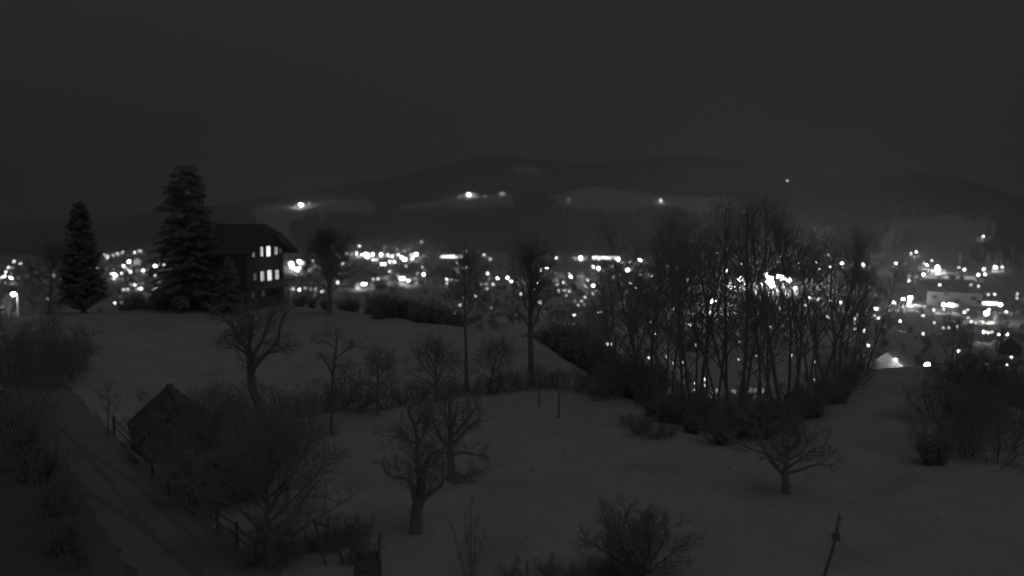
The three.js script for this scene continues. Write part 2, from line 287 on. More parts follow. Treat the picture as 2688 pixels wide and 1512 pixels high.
// ---------------------------------------------------------------- the farmhouse on the edge of the plateau
{
  const D = 106, c = at(698, 700, D), base = V(c.x, land(c.x, c.z) - 0.2, c.z);
  const h = thing('farmhouse', 'large farmhouse with half hipped roof and lit gable windows beside the fir', 'house', base, 1.3);   // gable looks to +z in its own axes
  const W = 8.6, L = 10, eave = 8.1 - base.y, top = 11.1 - base.y;      // width of the gable, length, heights
  const gable = new THREE.Shape([[-W / 2, 0], [W / 2, 0], [W / 2, eave], [W * 0.2, top - 1.35], [-W * 0.2, top - 1.35], [-W / 2, eave]].map(([x, y]) => new THREE.Vector2(x, y)));
  mesh('wall', new THREE.ExtrudeGeometry(gable, { depth: L, bevelEnabled: false }).translate(0, 0, -L), M.wood, h);
  // roof of two bell-cast sides, a half hip at each end
  const prof = [[0, top], [W * 0.2, top - 1.25], [W / 2 - 0.2, eave + 0.2], [W / 2 + 1.5, eave - 0.7]], f = 1.5, rb = new MB(), rg = [];
  const side = (s, z0, z1, hip) => {
    const b = new MB(), t = 0.3, P = (k, z, d) => V(prof[k][0] * s, prof[k][1] - d, z);
    for (let k = 0; k < 3; k++) for (const d of [0, t]) {
      const za = k === 0 ? z0 - hip : z0, zb = k === 0 ? z1 + hip : z1, q = [P(k, za, d), P(k, zb, d), P(k + 1, z1, d), P(k + 1, z0, d)];
      b.tri(q[0], q[1], q[2]); b.tri(q[0], q[2], q[3]);
    }
    for (const z of [z0, z1]) for (let k = 1; k < 3; k++) { b.tri(P(k, z, 0), P(k + 1, z, 0), P(k + 1, z, t)); b.tri(P(k, z, 0), P(k + 1, z, t), P(k, z, t)); }
    b.tri(P(3, z0, 0), P(3, z1, 0), P(3, z1, t)); b.tri(P(3, z0, 0), P(3, z1, t), P(3, z0, t));
    return b.geometry();
  };
  const sides = [side(-1, f, -L - f, 1.5), side(1, f, -L - f, 1.5)];
  for (const [z, e] of [[f, -1.5], [-L - f, 1.5]]) { const b = new MB(), x = W * 0.2; for (const d of [0, 0.3]) b.tri(V(-x, top - 1.25 - d, z), V(x, top - 1.25 - d, z), V(0, top - d, z + e)); b.tri(V(-x, top - 1.25, z), V(x, top - 1.25, z), V(x, top - 1.55, z)); b.tri(V(-x, top - 1.25, z), V(x, top - 1.55, z), V(-x, top - 1.55, z)); sides.push(b.geometry()); }
  const roof = mesh('roof', mergeGeometries(sides), M.roofTile, h);
  mesh('chimney', box(0.8, 1.9, 0.8, -1.4, top - 0.6, -L * 0.72), M.concrete, roof);
  mesh('balcony', mergeGeometries([box(W - 0.6, 0.16, 1.0, 0, 2.75 - base.y, 0.5), box(W - 0.6, 0.12, 0.08, 0, 3.65 - base.y, 0.96), ...Array.from({ length: 24 }, (_, k) => box(0.16, 0.8, 0.03, -W / 2 + 0.6 + k * 0.315, 3.2 - base.y, 0.96))]), M.wood, h);
  const wr = rng(77), win = (x, y, w, hh, L0, cross, drawn) => {
    const g = new THREE.Group(); g.name = 'window'; g.position.set(x, y, 0.02); h.add(g);
    mesh('frame', mergeGeometries([box(w + 0.16, 0.08, 0.1, 0, hh / 2 + 0.04, 0.04), box(w + 0.16, 0.08, 0.14, 0, -hh / 2 - 0.04, 0.05), box(0.08, hh, 0.1, w / 2 + 0.04, 0, 0.04), box(0.08, hh, 0.1, -w / 2 - 0.04, 0, 0.04), box(0.05, hh, 0.06, 0, 0, 0.04), ...(cross ? [box(w, 0.05, 0.06, 0, hh * 0.12, 0.04)] : [])]), M.wood, g);
    for (const s of [-1, 1]) { const b = L0 * (0.55 + 0.9 * wr()); mesh(L0 > 0 ? 'lit_window_pane' : 'window_pane', box(w / 2 - 0.03, hh, 0.02, s * w / 4, 0, 0.02), L0 > 0 ? glow(b) : M.glass, g); }
    if (L0 > 0.3 && drawn) mesh('curtain', box(w * drawn, hh * 0.96, 0.02, -w / 2 + w * drawn / 2, 0, 0.05), M.curtain, g);
    if (L0 > 1) { const l = new THREE.PointLight(0xffffff, L0 * w * hh * 0.06); l.position.set(0, 0, 0.35); l.castShadow = true; g.add(l); }
  };
  // upper storey, lower storey, ground floor; how bright each room is
  [[-4.0, 0.05], [-2.9, 0.3], [-1.15, 0.75, 0.3], [0.55, 1.5], [2.3, 0.8, 0.25], [3.45, 0.08]].forEach(([x, b, c], k) => win(x, (k === 1 ? 7.25 : 7.5) - base.y, k % 4 === 1 ? 0.55 : 0.85, [0.6, 0.7, 1.2, 1.3, 1.0, 0.6][k], b, k !== 3, c));
  [[-2.7, 0.07], [-1.0, 0.9], [0.7, 1.7], [2.5, 0.75], [3.6, 0]].forEach(([x, b, c], k) => win(x, 4.3 - base.y, [0.7, 0.8, 1.0, 0.85, 0.5][k], [0.9, 1.25, 1.35, 1.25, 0.8][k], b, k === 3, c));
  [[-3.2, 0.05], [-0.9, 0.045], [1.6, 0]].forEach(([x, b]) => win(x, 2.0 - base.y, 0.7, 0.8, b, false));
  const dg = new THREE.Group(); dg.name = 'door'; dg.position.set(3.8, 0, 0); h.add(dg);
  mesh('leaf', box(1.1, 2.1, 0.08, 0, 1.05, 0.05), M.darkBark, dg); mesh('handle', box(0.05, 0.16, 0.06, 0.42, 1.05, 0.12), M.metal, dg);
}
// ---------------------------------------------------------------- evergreens and trees by the house
{
  const p = onLand(214, 101); conifer('columnar_spruce', 'dense blunt columnar spruce standing alone on the field edge', p, 11, 13.9, 3.3, { tiers: 34, per: 15, shape: (t) => 0.06 + 1.0 * Math.pow(1 - t, 0.62), from: 0.02, rise: 0.5, droop: 0.02, dense: 46, ragged: 0.5, hang: 0.5 });
  const q = onLand(488, 103); conifer('fir_tree', 'tall ragged fir tree beside the farmhouse', q, 23, 18.6, 5.6, { tiers: 30, per: 11, shape: (t) => 0.22 + 0.78 * Math.pow(1 - t, 0.7) * (0.8 + 0.2 * Math.sin(t * 40)), from: 0.1, rise: 0.15, droop: 0.08, dense: 34, ragged: 1.1 });
  const s = onLand(600, 99); conifer('fir_tree', 'small dark fir tree in front of the farmhouse side wall', s, 31, 7.2, 2.2, { tiers: 16, per: 10, dense: 30 });
}
const fine = { n: [11, 9, 4], len: [1.9, 0.9, 0.4], rad: [0.04, 0.018, 0.01], up: 0.35 };
function standing(o, px, D, turn = 0, scale = 1) { o.position.copy(onLand(px, D)); o.rotation.y = turn; o.scale.setScalar(scale); return o; }
standing(bareTree('bare_tree', 'round dense crowned bare tree to the right of the farmhouse', null, 41, { h: 11.2, r: 0.36, limbs: 20, from: 0.32, spread: 4.6, low: 0.35, top: 1.5, trunk: 0.8, twigs: { ...fine, n: [12, 10, 5] } }), 862, 98);
standing(bareTree('bare_tree', 'bare tree with wide thin crown beside the columnar spruce', null, 42, { h: 9.6, r: 0.26, limbs: 15, from: 0.25, spread: 4.2, twigs: fine }), 122, 102);
standing(bareTree('bare_tree', 'small bare tree lit from close by the lane lamp', null, 43, { h: 4.2, r: 0.14, limbs: 11, from: 0.25, spread: 1.9, twigs: { ...fine, n: [7, 6, 3], len: [1, 0.5, 0.25] } }), 76, 108);
standing(bareTree('bare_tree', 'slender bare tree right behind the lane lamp', null, 44, { h: 5, r: 0.13, limbs: 11, from: 0.2, spread: 1.8, twigs: { ...fine, n: [7, 6, 3], len: [1, 0.5, 0.25] } }), 16, 122);

// ---------------------------------------------------------------- orchard trees on the snow field
const twigs = { n: [9, 8, 4], len: [0.95, 0.45, 0.22], rad: [0.028, 0.013, 0.008], up: 0.3, wiggle: 0.6 };
{
  const g = ground(1092, 1398), D = -g.z;
  drawnTree('apple_tree', 'gnarled old apple tree with thick short trunk and one limb reaching sideways', g, traced(D, [
    [[0, -8, 0, 44], [0, 20, 0, 33], [2, 60, 0, 30], [8, 88, 0, 30], [12, 100, 0, 28]],
    [[4, 84, 0, 24], [-2, 110, 0.2, 18], [-5, 132, 0.3, 14], [-14, 154, 0.4, 12], [-30, 159, 0.3, 9], [-62, 157, 0.1, 7], [-82, 172, 0, 5], [-90, 192, -0.1, 3]],
    [[10, 92, 0, 24], [10, 130, -0.2, 18], [4, 180, -0.3, 15], [2, 240, -0.5, 12], [-8, 290, -0.6, 9], [-22, 318, -0.6, 7], [-18, 345, -0.5, 4]],
    [[12, 96, 0, 26], [20, 140, 0.1, 22], [20, 172, 0.2, 18], [36, 206, 0.4, 13], [52, 232, 0.6, 9], [70, 244, 0.8, 5]],
    [[14, 84, 0, 20], [30, 98, -0.3, 15], [52, 106, -0.6, 11], [66, 116, -0.7, 9], [68, 142, -0.8, 7], [66, 165, -0.8, 4]],
    [[20, 172, 0.2, 12], [42, 188, -0.2, 8], [62, 202, -0.5, 5]], [[3, 236, -0.5, 10], [-20, 252, 0, 7], [-44, 270, 0.3, 5], [-58, 262, 0.5, 3]], [[3, 225, -0.4, 9], [20, 268, -0.9, 6], [30, 300, -1.1, 4]], [[-6, 285, -0.6, 7], [14, 300, -0.4, 5], [40, 300, 0, 3]], [[2, 200, -0.4, 8], [-20, 222, -1, 5], [-40, 232, -1.4, 3]], [[14, 150, 0, 8], [10, 190, 0.9, 6], [20, 240, 1.4, 4]],
  ]), { ...twigs, n: [7, 6, 4] }, 51);
}
{
  const g = ground(1184, 1262), D = -g.z;
  drawnTree('orchard_tree', 'straight orchard tree just behind the gnarled apple tree', g, traced(D, [
    [[0, -6, 0, 26], [0, 40, 0, 20], [-1, 90, 0, 19], [0, 150, 0, 14], [-2, 200, 0, 9], [-4, 240, 0, 4]],
    [[0, 92, 0, 14], [-20, 112, 0.2, 10], [-38, 148, 0.4, 8], [-46, 190, 0.5, 4]], [[0, 86, 0, 14], [24, 116, -0.2, 10], [52, 140, -0.5, 8], [76, 160, -0.7, 4]], [[0, 112, 0, 12], [30, 150, 0.3, 9], [58, 190, 0.5, 6], [76, 218, 0.6, 3]], [[-1, 130, 0, 10], [-16, 170, -0.5, 7], [-22, 220, -0.8, 3]], [[0, 140, 0, 9], [14, 180, 0.7, 6], [22, 225, 1, 3]],
    [[0, 66, 0, 10], [30, 70, -0.3, 7], [66, 58, -0.6, 5], [92, 52, -0.8, 3]], [[0, 30, 0, 9], [26, 18, 0.2, 6], [58, 12, 0.4, 4]], [[0, 74, 0, 9], [-30, 84, 0.6, 6], [-56, 76, 0.9, 3]],
  ]), { ...twigs, n: [8, 6, 4] }, 52);
}
{
  const g = ground(690, 1112), D = -g.z;
  drawnTree('forked_tree', 'bare tree whose trunk forks into wide curving limbs above the shed', g, traced(D, [
    [[0, -6, 0, 30], [-8, 50, 0, 26], [-24, 90, 0, 24], [-28, 130, 0, 22], [-28, 170, 0, 20]],
    [[-26, 110, 0, 14], [-14, 150, 0.5, 12], [18, 188, 0.9, 10], [44, 212, 1.1, 8], [62, 236, 1.1, 7], [66, 270, 1.1, 6], [88, 308, 1.2, 4], [108, 320, 1.2, 2]],
    [[-28, 160, 0, 16], [-44, 196, -0.4, 11], [-68, 230, -0.8, 9], [-104, 268, -1.1, 7], [-144, 302, -1.3, 3]],
    [[-28, 166, 0, 18], [-30, 200, 0.1, 14], [-24, 240, 0.2, 10], [-26, 290, 0.2, 7], [-28, 325, 0.1, 3]],
    [[-27, 178, 0, 12], [-6, 220, -0.6, 8], [6, 262, -0.9, 6], [26, 300, -1.2, 3]], [[-29, 190, 0, 10], [-50, 238, 0.7, 7], [-60, 290, 1.1, 3]], [[-30, 214, 0, 9], [-8, 256, 0.9, 6], [4, 300, 1.4, 3]],
    [[-36, 180, -0.3, 9], [-72, 196, -0.9, 6], [-110, 214, -1.3, 3]], [[30, 200, 1, 7], [58, 206, 1.5, 5], [96, 226, 2, 3]],
  ]), { ...twigs, n: [10, 8, 4], len: [1.2, 0.6, 0.3] }, 53);
}
{
  const g = ground(868, 1142), D = -g.z;
  drawnTree('slender_tree', 'slender leaning bare tree between the forked tree and the hedge', g, traced(D, [
    [[0, -6, 0, 12], [4, 50, 0, 10], [8, 110, 0, 9], [8, 160, 0, 8], [16, 210, 0, 6], [20, 250, 0, 4], [18, 290, 0, 2]],
    [[8, 160, 0, 7], [2, 186, 0.3, 5], [-10, 214, 0.5, 3]], [[15, 205, 0, 5], [40, 225, -0.4, 4], [62, 236, -0.6, 2]], [[6, 90, 0, 6], [30, 120, 0.5, 4], [50, 160, 0.8, 2]], [[10, 180, 0, 5], [34, 195, 0.6, 3], [44, 190, 0.8, 2]], [[18, 230, 0, 4], [-20, 250, -0.5, 3], [-40, 240, -0.6, 2]],
  ]), { ...twigs, n: [7, 6, 3], len: [0.8, 0.4, 0.2] }, 54);
}
function small(label, px, py, seed, s, turn = 0) { const o = bareTree('bare_tree', label, null, seed, s), g = ground(px, py); o.position.copy(g); o.rotation.y = turn; return o; }
const slim = { n: [7, 5, 3], len: [1.1, 0.55, 0.25], rad: [0.03, 0.014, 0.008], up: 0.3 };
small('low bushy orchard tree at the near end of the hedge', 990, 1090, 61, { h: 3.9, r: 0.12, limbs: 14, from: 0.3, spread: 2, low: 0.3, twigs: slim });
small('orchard tree with upswept thin crown in the hedge row', 1145, 1056, 62, { h: 3.6, r: 0.15, limbs: 14, from: 0.3, spread: 2.2, trunk: 0.95, twigs: slim });
small('tall bare tree with narrow crown rising over the hedge', 1226, 1030, 63, { h: 10.6, r: 0.15, limbs: 15, from: 0.5, spread: 2.6, low: 0.5, top: 1.8, bend: 0.05, twigs: { ...slim, n: [8, 6, 3], len: [1.5, 0.7, 0.3] } });
small('small bare tree leaning over the hedge beside the tall one', 1278, 1032, 64, { h: 3.6, r: 0.12, limbs: 12, from: 0.35, spread: 2, lean: 0.5, low: 0.2, twigs: slim });
small('tallest thick trunked bare tree of the hedge row', 1397, 1012, 65, { h: 11.2, r: 0.27, limbs: 18, from: 0.42, spread: 3.0, low: 0.5, top: 1.6, bend: 0.05, twigs: { ...slim, n: [8, 6, 4], len: [1.6, 0.75, 0.3] } });
small('thick trunked orchard tree with low flat crown below the grove', 2062, 1294, 66, { h: 3.3, r: 0.24, limbs: 12, from: 0.42, spread: 2.7, low: 0.12, top: 0.7, trunk: 0.7, wiggle: 0.6, twigs: { ...slim, n: [7, 5, 3], wiggle: 0.7 } }, 2.2);
small('dense twiggy tree overhanging the lane in front of the shed', 690, 1476, 67, { h: 4.4, r: 0.15, limbs: 24, from: 0.22, spread: 3.2, low: 0.2, top: 1.1, twigs: { ...slim, n: [8, 5, 3], len: [1.3, 0.7, 0.4] } });
small('second twiggy tree behind the one that overhangs the lane', 590, 1330, 68, { h: 4.6, r: 0.14, limbs: 22, from: 0.18, spread: 2.9, low: 0.2, top: 1.1, twigs: { ...slim, n: [7, 5, 3], len: [1.2, 0.7, 0.4] } });
small('thin sapling standing on the snow behind the lane', 282, 1150, 69, { h: 3.4, r: 0.05, limbs: 9, from: 0.2, spread: 1.1, top: 1.7, twigs: { ...slim, n: [5, 4], len: [0.6, 0.3], rad: [0.02, 0.01] } });
small('thin upright sapling nearer the shed roof', 378, 1140, 70, { h: 2.9, r: 0.045, limbs: 8, from: 0.2, spread: 1, top: 1.7, twigs: { ...slim, n: [5, 4], len: [0.6, 0.3], rad: [0.02, 0.01] } });
{ // whips and the wide bush at the foot of the picture
  const g = ground(1236, 1512), o = thing('young_tree', 'clump of thin upright whips growing from the snow', 'tree', V(g.x, g.y, g.z)), r = rng(71);
  for (const [x, lean, hgt, w] of [[0, 0.02, 2.6, 0.045], [-0.1, -0.22, 2.3, 0.035], [0.05, 0.1, 2.0, 0.022], [-0.05, -0.08, 2.2, 0.02], [0.1, 0.24, 1.6, 0.018]]) { const b = new MB(), p = wander(r, V(x, -0.1, r() * 0.3), V(lean, 1, (r() - 0.5) * 0.2), hgt, 6, 0.06, 0); b.tube(p, taper(w, 0.006, 6), 5); sprout(b, r, p, w, { n: [7, 3], len: [0.5, 0.25], rad: [0.012, 0.007], up: 1.1 }); mesh('stem', b.geometry(), M.bark, o); }
}
const bushA = shrub('bare_shrub', 'wide leafless shrub alone on the open snow', null, 81, { stems: 15, open: 0.75, w: 1.4, h: 2.3, r: 0.045, twigs: { n: [8, 7, 4], len: [0.9, 0.42, 0.2], rad: [0.02, 0.011, 0.007], up: 0.3, t0: 0.15 } });
bushA.position.copy(ground(1682, 1502));
const bushB = shrub('bare_shrub', 'leafless shrub of the hedge row across the snow field', 'leafless shrubs of the hedge row', 82, { stems: 11, open: 0.8, w: 1.4, h: 1.9, twigs: { n: [6, 4, 3], len: [0.8, 0.42, 0.24], rad: [0.016, 0.01, 0.007], t0: 0.1 } });
const bushW = shrub('bare_shrub', 'tall wispy leafless bush in the thicket round the shed', 'wispy bushes round the shed', 84, { stems: 9, open: 0.85, w: 2.2, h: 2.4, r: 0.026, twigs: { n: [6, 4, 2], len: [0.9, 0.5, 0.3], rad: [0.014, 0.009, 0.006], up: 0.35, t0: 0.15, wiggle: 0.8 } });
const bushC = shrub('evergreen_shrub', 'dark evergreen shrub in the undergrowth of the grove', 'evergreen shrubs under the grove', 83, { stems: 9, open: 0.5, w: 1.7, h: 2.4, leaves: 190, leaf: 0.15, twigs: { n: [4, 3], len: [0.7, 0.35], rad: [0.018, 0.01], t0: 0.1 } });
{
  const r = rng(90); let first = true, w1 = true;
  const Wi = (p, s, label, group) => { if (!p) return; if (w1) { bushW.position.copy(p); bushW.scale.setScalar(s); w1 = false; } else copy(bushW, p, r() * 6.28, s, label, group); };
  const B = (px, py, s, label, group) => { const g = ground(px, py); if (!g) return; if (first) { bushB.position.copy(g); bushB.scale.setScalar(s); first = false; } else copy(bushB, g, r() * 6.28, s, label, group); };
  const hedge = [[1010, 1075, 0.9], [1060, 1062, 0.8], [1100, 1050, 0.75], [1165, 1046, 0.7], [1200, 1040, 0.65], [1250, 1036, 0.65], [1300, 1032, 0.7], [1335, 1030, 0.7], [1375, 1024, 0.75], [1425, 1020, 0.8], [1470, 1022, 0.8], [1515, 1026, 0.85], [1560, 1034, 0.9], [1600, 1050, 0.9], [940, 1080, 1], [890, 1075, 1.1], [840, 1080, 1.1], [790, 1095, 0.9]];
  hedge.forEach(([x, y, s]) => B(x, y, s * (0.9 + 0.25 * r())));
  for (let k = 0; k < 9; k++) Wi(ground(430 + r() * 400, 1110 + r() * 260), 0.8 + 0.6 * r());
  for (let k = 0; k < 6; k++) B(450 + r() * 330, 1140 + r() * 200, 0.8 + 0.6 * r(), 'leafless shrub in the thicket round the shed', 'leafless shrubs round the shed');
  for (let k = 0; k < 16; k++) B(640 + r() * 330, 1395 + r() * 100, 0.3 + 0.25 * r(), 'low leafless shrub by the broken wooden rack', 'low shrubs by the wooden rack');
  for (let k = 0; k < 10; k++) B(1340 + r() * 380, 1500 + r() * 45, 0.22 + 0.2 * r(), 'knee high leafless shrub round the wide shrub on the snow', 'knee high shrubs on the near snow');
  let c1 = true;
  const C = (p, s, label, group) => { if (!p) return; if (c1) { bushC.position.copy(p); bushC.scale.setScalar(s); c1 = false; } else copy(bushC, p, r() * 6.28, s, label, group); };
  for (let k = 0; k < 54; k++) { const u = 1600 + 680 * (k + r()) / 54, D = edgeOf(u) + 1 + 7 * r(); if (k % 3) Wi(onLand(u, D), 0.6 + 0.7 * r(), 'wispy leafless bush in the undergrowth of the grove', 'wispy bushes under the grove'); else C(onLand(u, D), 0.4 + 0.4 * r()); }
  for (let k = 0; k < 26; k++) { const u = 1445 + 260 * r(), D = Math.max(50, edgeOf(u) + 6 + 16 * r()); C(onLand(u, D), 0.9 + 0.9 * r()); }
  for (const [x, y, s] of [[1680, 1140, 0.62], [1715, 1150, 0.6], [1750, 1146, 0.5], [1650, 1120, 0.45], [1700, 1130, 0.5]]) B(x, y, s, 'leafless shrub of the clump on open snow before the grove', 'leafless clump on the open snow');
  for (let k = 0; k < 20; k++) C(onLand(990 + 210 * r(), 92 + 12 * r(), -0.4), 0.9 + 0.6 * r(), 'dark evergreen shrub on the brow of the field beside the tall hedge trees', 'evergreen shrubs on the field brow');
  for (let k = 0; k < 16; k++) C(onLand(300 + 290 * r(), 103 + 8 * r()), 0.7 + 0.5 * r(), 'dark evergreen shrub between the fir tree and the columnar spruce', 'evergreen shrubs by the fir tree');
  for (let k = 0; k < 8; k++) C(onLand(770 + 200 * r(), 103 + 8 * r()), 0.5 + 0.4 * r(), 'low evergreen shrub below the round crowned tree', 'evergreen shrubs below the round crowned tree');
  for (let k = 0; k < 20; k++) { const g = ground(20 + 175 * (k + r()) / 20 + 30 * r(), 1080 + 420 * k / 20 + 40 * r()); if (k % 2) Wi(ground(10 + 185 * (k + r()) / 20, 1080 + 420 * k / 20), 0.5 + 0.8 * r(), 'tall wispy leafless bush on the outer side of the lane', 'wispy bushes along the lane'); else if (k % 4 === 0) C(g, 0.4 + 0.3 * r(), 'dark evergreen shrub on the outer side of the lane', 'evergreen shrubs along the lane'); }
  for (let k = 0; k < 16; k++) { const u = 2450 + 270 * r(), y = 1010 + 230 * r(); Wi(ground(u, y), 0.7 + 0.6 * r(), 'tall wispy leafless bush in the thicket beside the open snow', 'wispy bushes beside the snow'); if (k % 4 === 0) C(ground(u, y), 0.5 + 0.3 * r(), 'dark evergreen shrub in the thicket on the slope beside the snow', 'evergreen thicket beside the snow'); }
  for (let k = 0; k < 9; k++) B(2430 + 258 * r(), 1000 + 250 * r(), 0.8 + 0.6 * r(), 'leafless shrub in the thicket on the slope beside the snow', 'leafless thicket beside the snow');
  for (let k = 0; k < 14; k++) Wi(ground(5 + 215 * r(), 940 + 90 * r()), 1 + 0.7 * r(), 'tall wispy leafless bush at the far end of the lane', 'wispy bushes at the end of the lane');
}
// ---------------------------------------------------------------- the grove of tall bare trees
{
  const r = rng(101), g = 'tall bare trees of the grove', L = 'tall bare tree of the grove on the edge of the slope', kinds = [];
  for (let k = 0; k < 8; k++) kinds.push(bareTree('grove_tree', L, g, 200 + k, { h: 14.5 + 3.5 * r(), r: 0.11 + 0.13 * r() * r(), limbs: 12 + Math.floor(4 * r()), from: 0.2 + 0.3 * r(), spread: 3.2 + 2 * r(), low: 0.5, top: 1.7, trunk: 0.7 + 0.25 * r(), bend: 0.1 + 0.12 * r(), lean: 0.4, wiggle: 0.5, twigs: { n: [5, 4, 3], len: [1.8, 0.9, 0.45], rad: [0.026, 0.013, 0.008], up: 0.55, t0: 0.15, wiggle: 0.6 } }));
  const treetop = table([[1560, 700], [1640, 600], [1720, 525], [1800, 490], [1880, 470], [1960, 500], [2050, 455], [2130, 510], [2200, 545], [2260, 590], [2310, 660]]);
  let n = 0;
  for (let k = 0; k < 46; k++) {
    const u = 1605 + 690 * (k + r()) / 46, D = edgeOf(u) + 2 + 24 * r(), p = onLand(u, D), wish = at(u, treetop(u) + 170 * r() * r(), D).y - p.y, src = kinds[k % 8], tall = 15.5, s = clamp(wish / tall, 0.45, 1.5);
    if (n < 8) { kinds[n].position.copy(p); kinds[n].rotation.y = r() * 6.28; kinds[n].scale.setScalar(clamp(wish / tall, 0.45, 1.5)); n++; } else copy(src, p, r() * 6.28, s * (0.9 + 0.2 * r()));
  }
  for (let k = 0; k < 9; k++) { const u = 2440 + 260 * r(), D = 52 + 18 * r(); copy(kinds[k % 6], onLand(u, D), r() * 6.28, 0.28 + 0.14 * r(), 'young bare tree in the thicket beside the open snow', 'young bare trees beside the snow'); }
  for (let k = 0; k < 7; k++) { const u = -20 + 200 * r(), D = 56 + 20 * r(); copy(kinds[k % 6], onLand(u, D), r() * 6.28, 0.3 + 0.14 * r(), 'young bare tree at the far end of the lane', 'young bare trees at the end of the lane'); }
  for (let k = 0; k < 9; k++) { const u = 1450 + 150 * r(), D = edgeOf(u) + 4 + 18 * r(); copy(kinds[k % 6], onLand(u, D), r() * 6.28, 0.42 + 0.14 * r(), 'half grown bare tree at the near end of the grove', 'half grown trees of the grove'); }
}
// ---------------------------------------------------------------- shed, fence, posts and other things on the field
{
  const a = at(470, 1055, 37), b = V(a.x, land(a.x, a.z), a.z), H = a.y - b.y, s = thing('garden_shed', 'small dark shed with steep gable roof hidden in the thicket', 'shed', b, 0.5), w = 1.7, e = H - 1.5;
  mesh('wall', new THREE.ExtrudeGeometry(new THREE.Shape([[-w, 0], [w, 0], [w, e], [0, H - 0.12], [-w, e]].map(([x, y]) => new THREE.Vector2(x, y))), { depth: 4, bevelEnabled: false }).translate(0, 0, -4), M.wood, s);
  const t = Math.atan2(H - e, w), l = Math.hypot(w, H - e) + 0.4;
  const rf = mesh('roof', mergeGeometries([1, -1].map((k) => box(l, 0.12, 4.8).translate(-l / 2 * k * -1, 0, 0).rotateZ(-t * k).translate(0, H, -2))), M.roofTile, s);
  mesh('ridge_cap', box(0.3, 0.06, 4.82, 0, H + 0.06, -2), M.metal, rf);
  const d = new THREE.Group(); d.name = 'door'; s.add(d); for (let k = 0; k < 6; k++) mesh('plank', box(0.15, 1.8, 0.04, -0.4 + k * 0.16, 0.9, 0.03), M.darkBark, d);
}
{ // wooden fence along the lane
  const pts = [[300, 1140], [350, 1195], [400, 1250], [444, 1300], [505, 1350], [571, 1400], [622, 1440], [672, 1482]].map(([x, y]) => ground(x, y)), f = thing('lane_fence', 'low wooden rail fence between the lane and the thicket', 'fence', pts[0].clone());
  pts.forEach((p, k) => {
    const q = p.clone().sub(pts[0]); mesh('post', new THREE.CylinderGeometry(0.06, 0.07, 1.1, 7).translate(q.x, q.y + 0.4, q.z), M.wood, f);
    if (k) { const o = pts[k - 1].clone().sub(pts[0]); for (const h of [0.45, 0.8]) { const b = new MB(); b.tube([o.clone().add(V(0, h, 0)), q.clone().add(V(0, h + 0.02, 0))], [0.032, 0.03], 5); mesh('rail', b.geometry(), M.wood, f); } }
  });
  const a = ground(346, 1204), b = ground(388, 1248), m = a.clone().lerp(b, 0.5), len = a.distanceTo(b), bd = mesh('pale_board', box(len, 0.22, 0.05, 0, 0.55, 0), M.paleBoard);
  bd.position.copy(m); bd.rotation.y = Math.atan2(-(b.z - a.z), b.x - a.x); bd.position.add(V(-0.12, 0, 0.12)); tag(bd, 'pale board leaning along the rails of the lane fence', 'board');
}
function post(label, px, py, h, r, lean = 0, group) { const b = new MB(); b.tube([V(0, -0.2, 0), V(lean * 0.5, h / 2, 0.02), V(lean, h, 0)], [r, r * 0.95, r * 0.85], 7); const m = mesh('wooden_post', b.geometry(), M.wood); m.position.copy(ground(px, py)); return tag(m, label, 'post', group); }
post('thin wooden post just below the hedge under the tallest bare tree', 1415, 1066, 1.15, 0.05);
post('taller thin wooden post standing out on the snow below the hedge', 1467, 1096, 1.5, 0.05);
post('short post stuck in the near snow beside the clump of whips', 1384, 1516, 0.55, 0.035);
{ // post with pale insulators, its wire-stay running down beside it
  const g = ground(2158, 1528), D = -g.z, k = D / F, o = thing('leaning_marker_post', 'leaning pole with small pale caps standing on the snow', 'post', g), b = new MB();
  b.tube([V(-2 * k, -0.15, 0), V(14 * k, 50 * k, 0), V(30 * k, 100 * k, -0.05), V(40 * k, 150 * k, -0.1), V(45 * k, 188 * k, -0.12)], [0.05, 0.048, 0.045, 0.04, 0.03], 7); mesh('pole', b.geometry(), M.wood, o);
  for (const [x, y, s] of [[43, 160, 0.075], [42, 136, 0.05], [50, 174, 0.04], [55, 118, 0.035]]) mesh('pale_cap', new THREE.SphereGeometry(s, 10, 8).scale(1, 0.8, 1).translate(x * k, y * k, -0.02), M.paleWall, o);
  mesh('bracket', box(0.16, 0.03, 0.04, 48 * k, 174 * k, -0.08), M.metal, o); mesh('box', box(0.2, 0.22, 0.14, 37 * k, 124 * k, -0.1), M.wood, o);
}
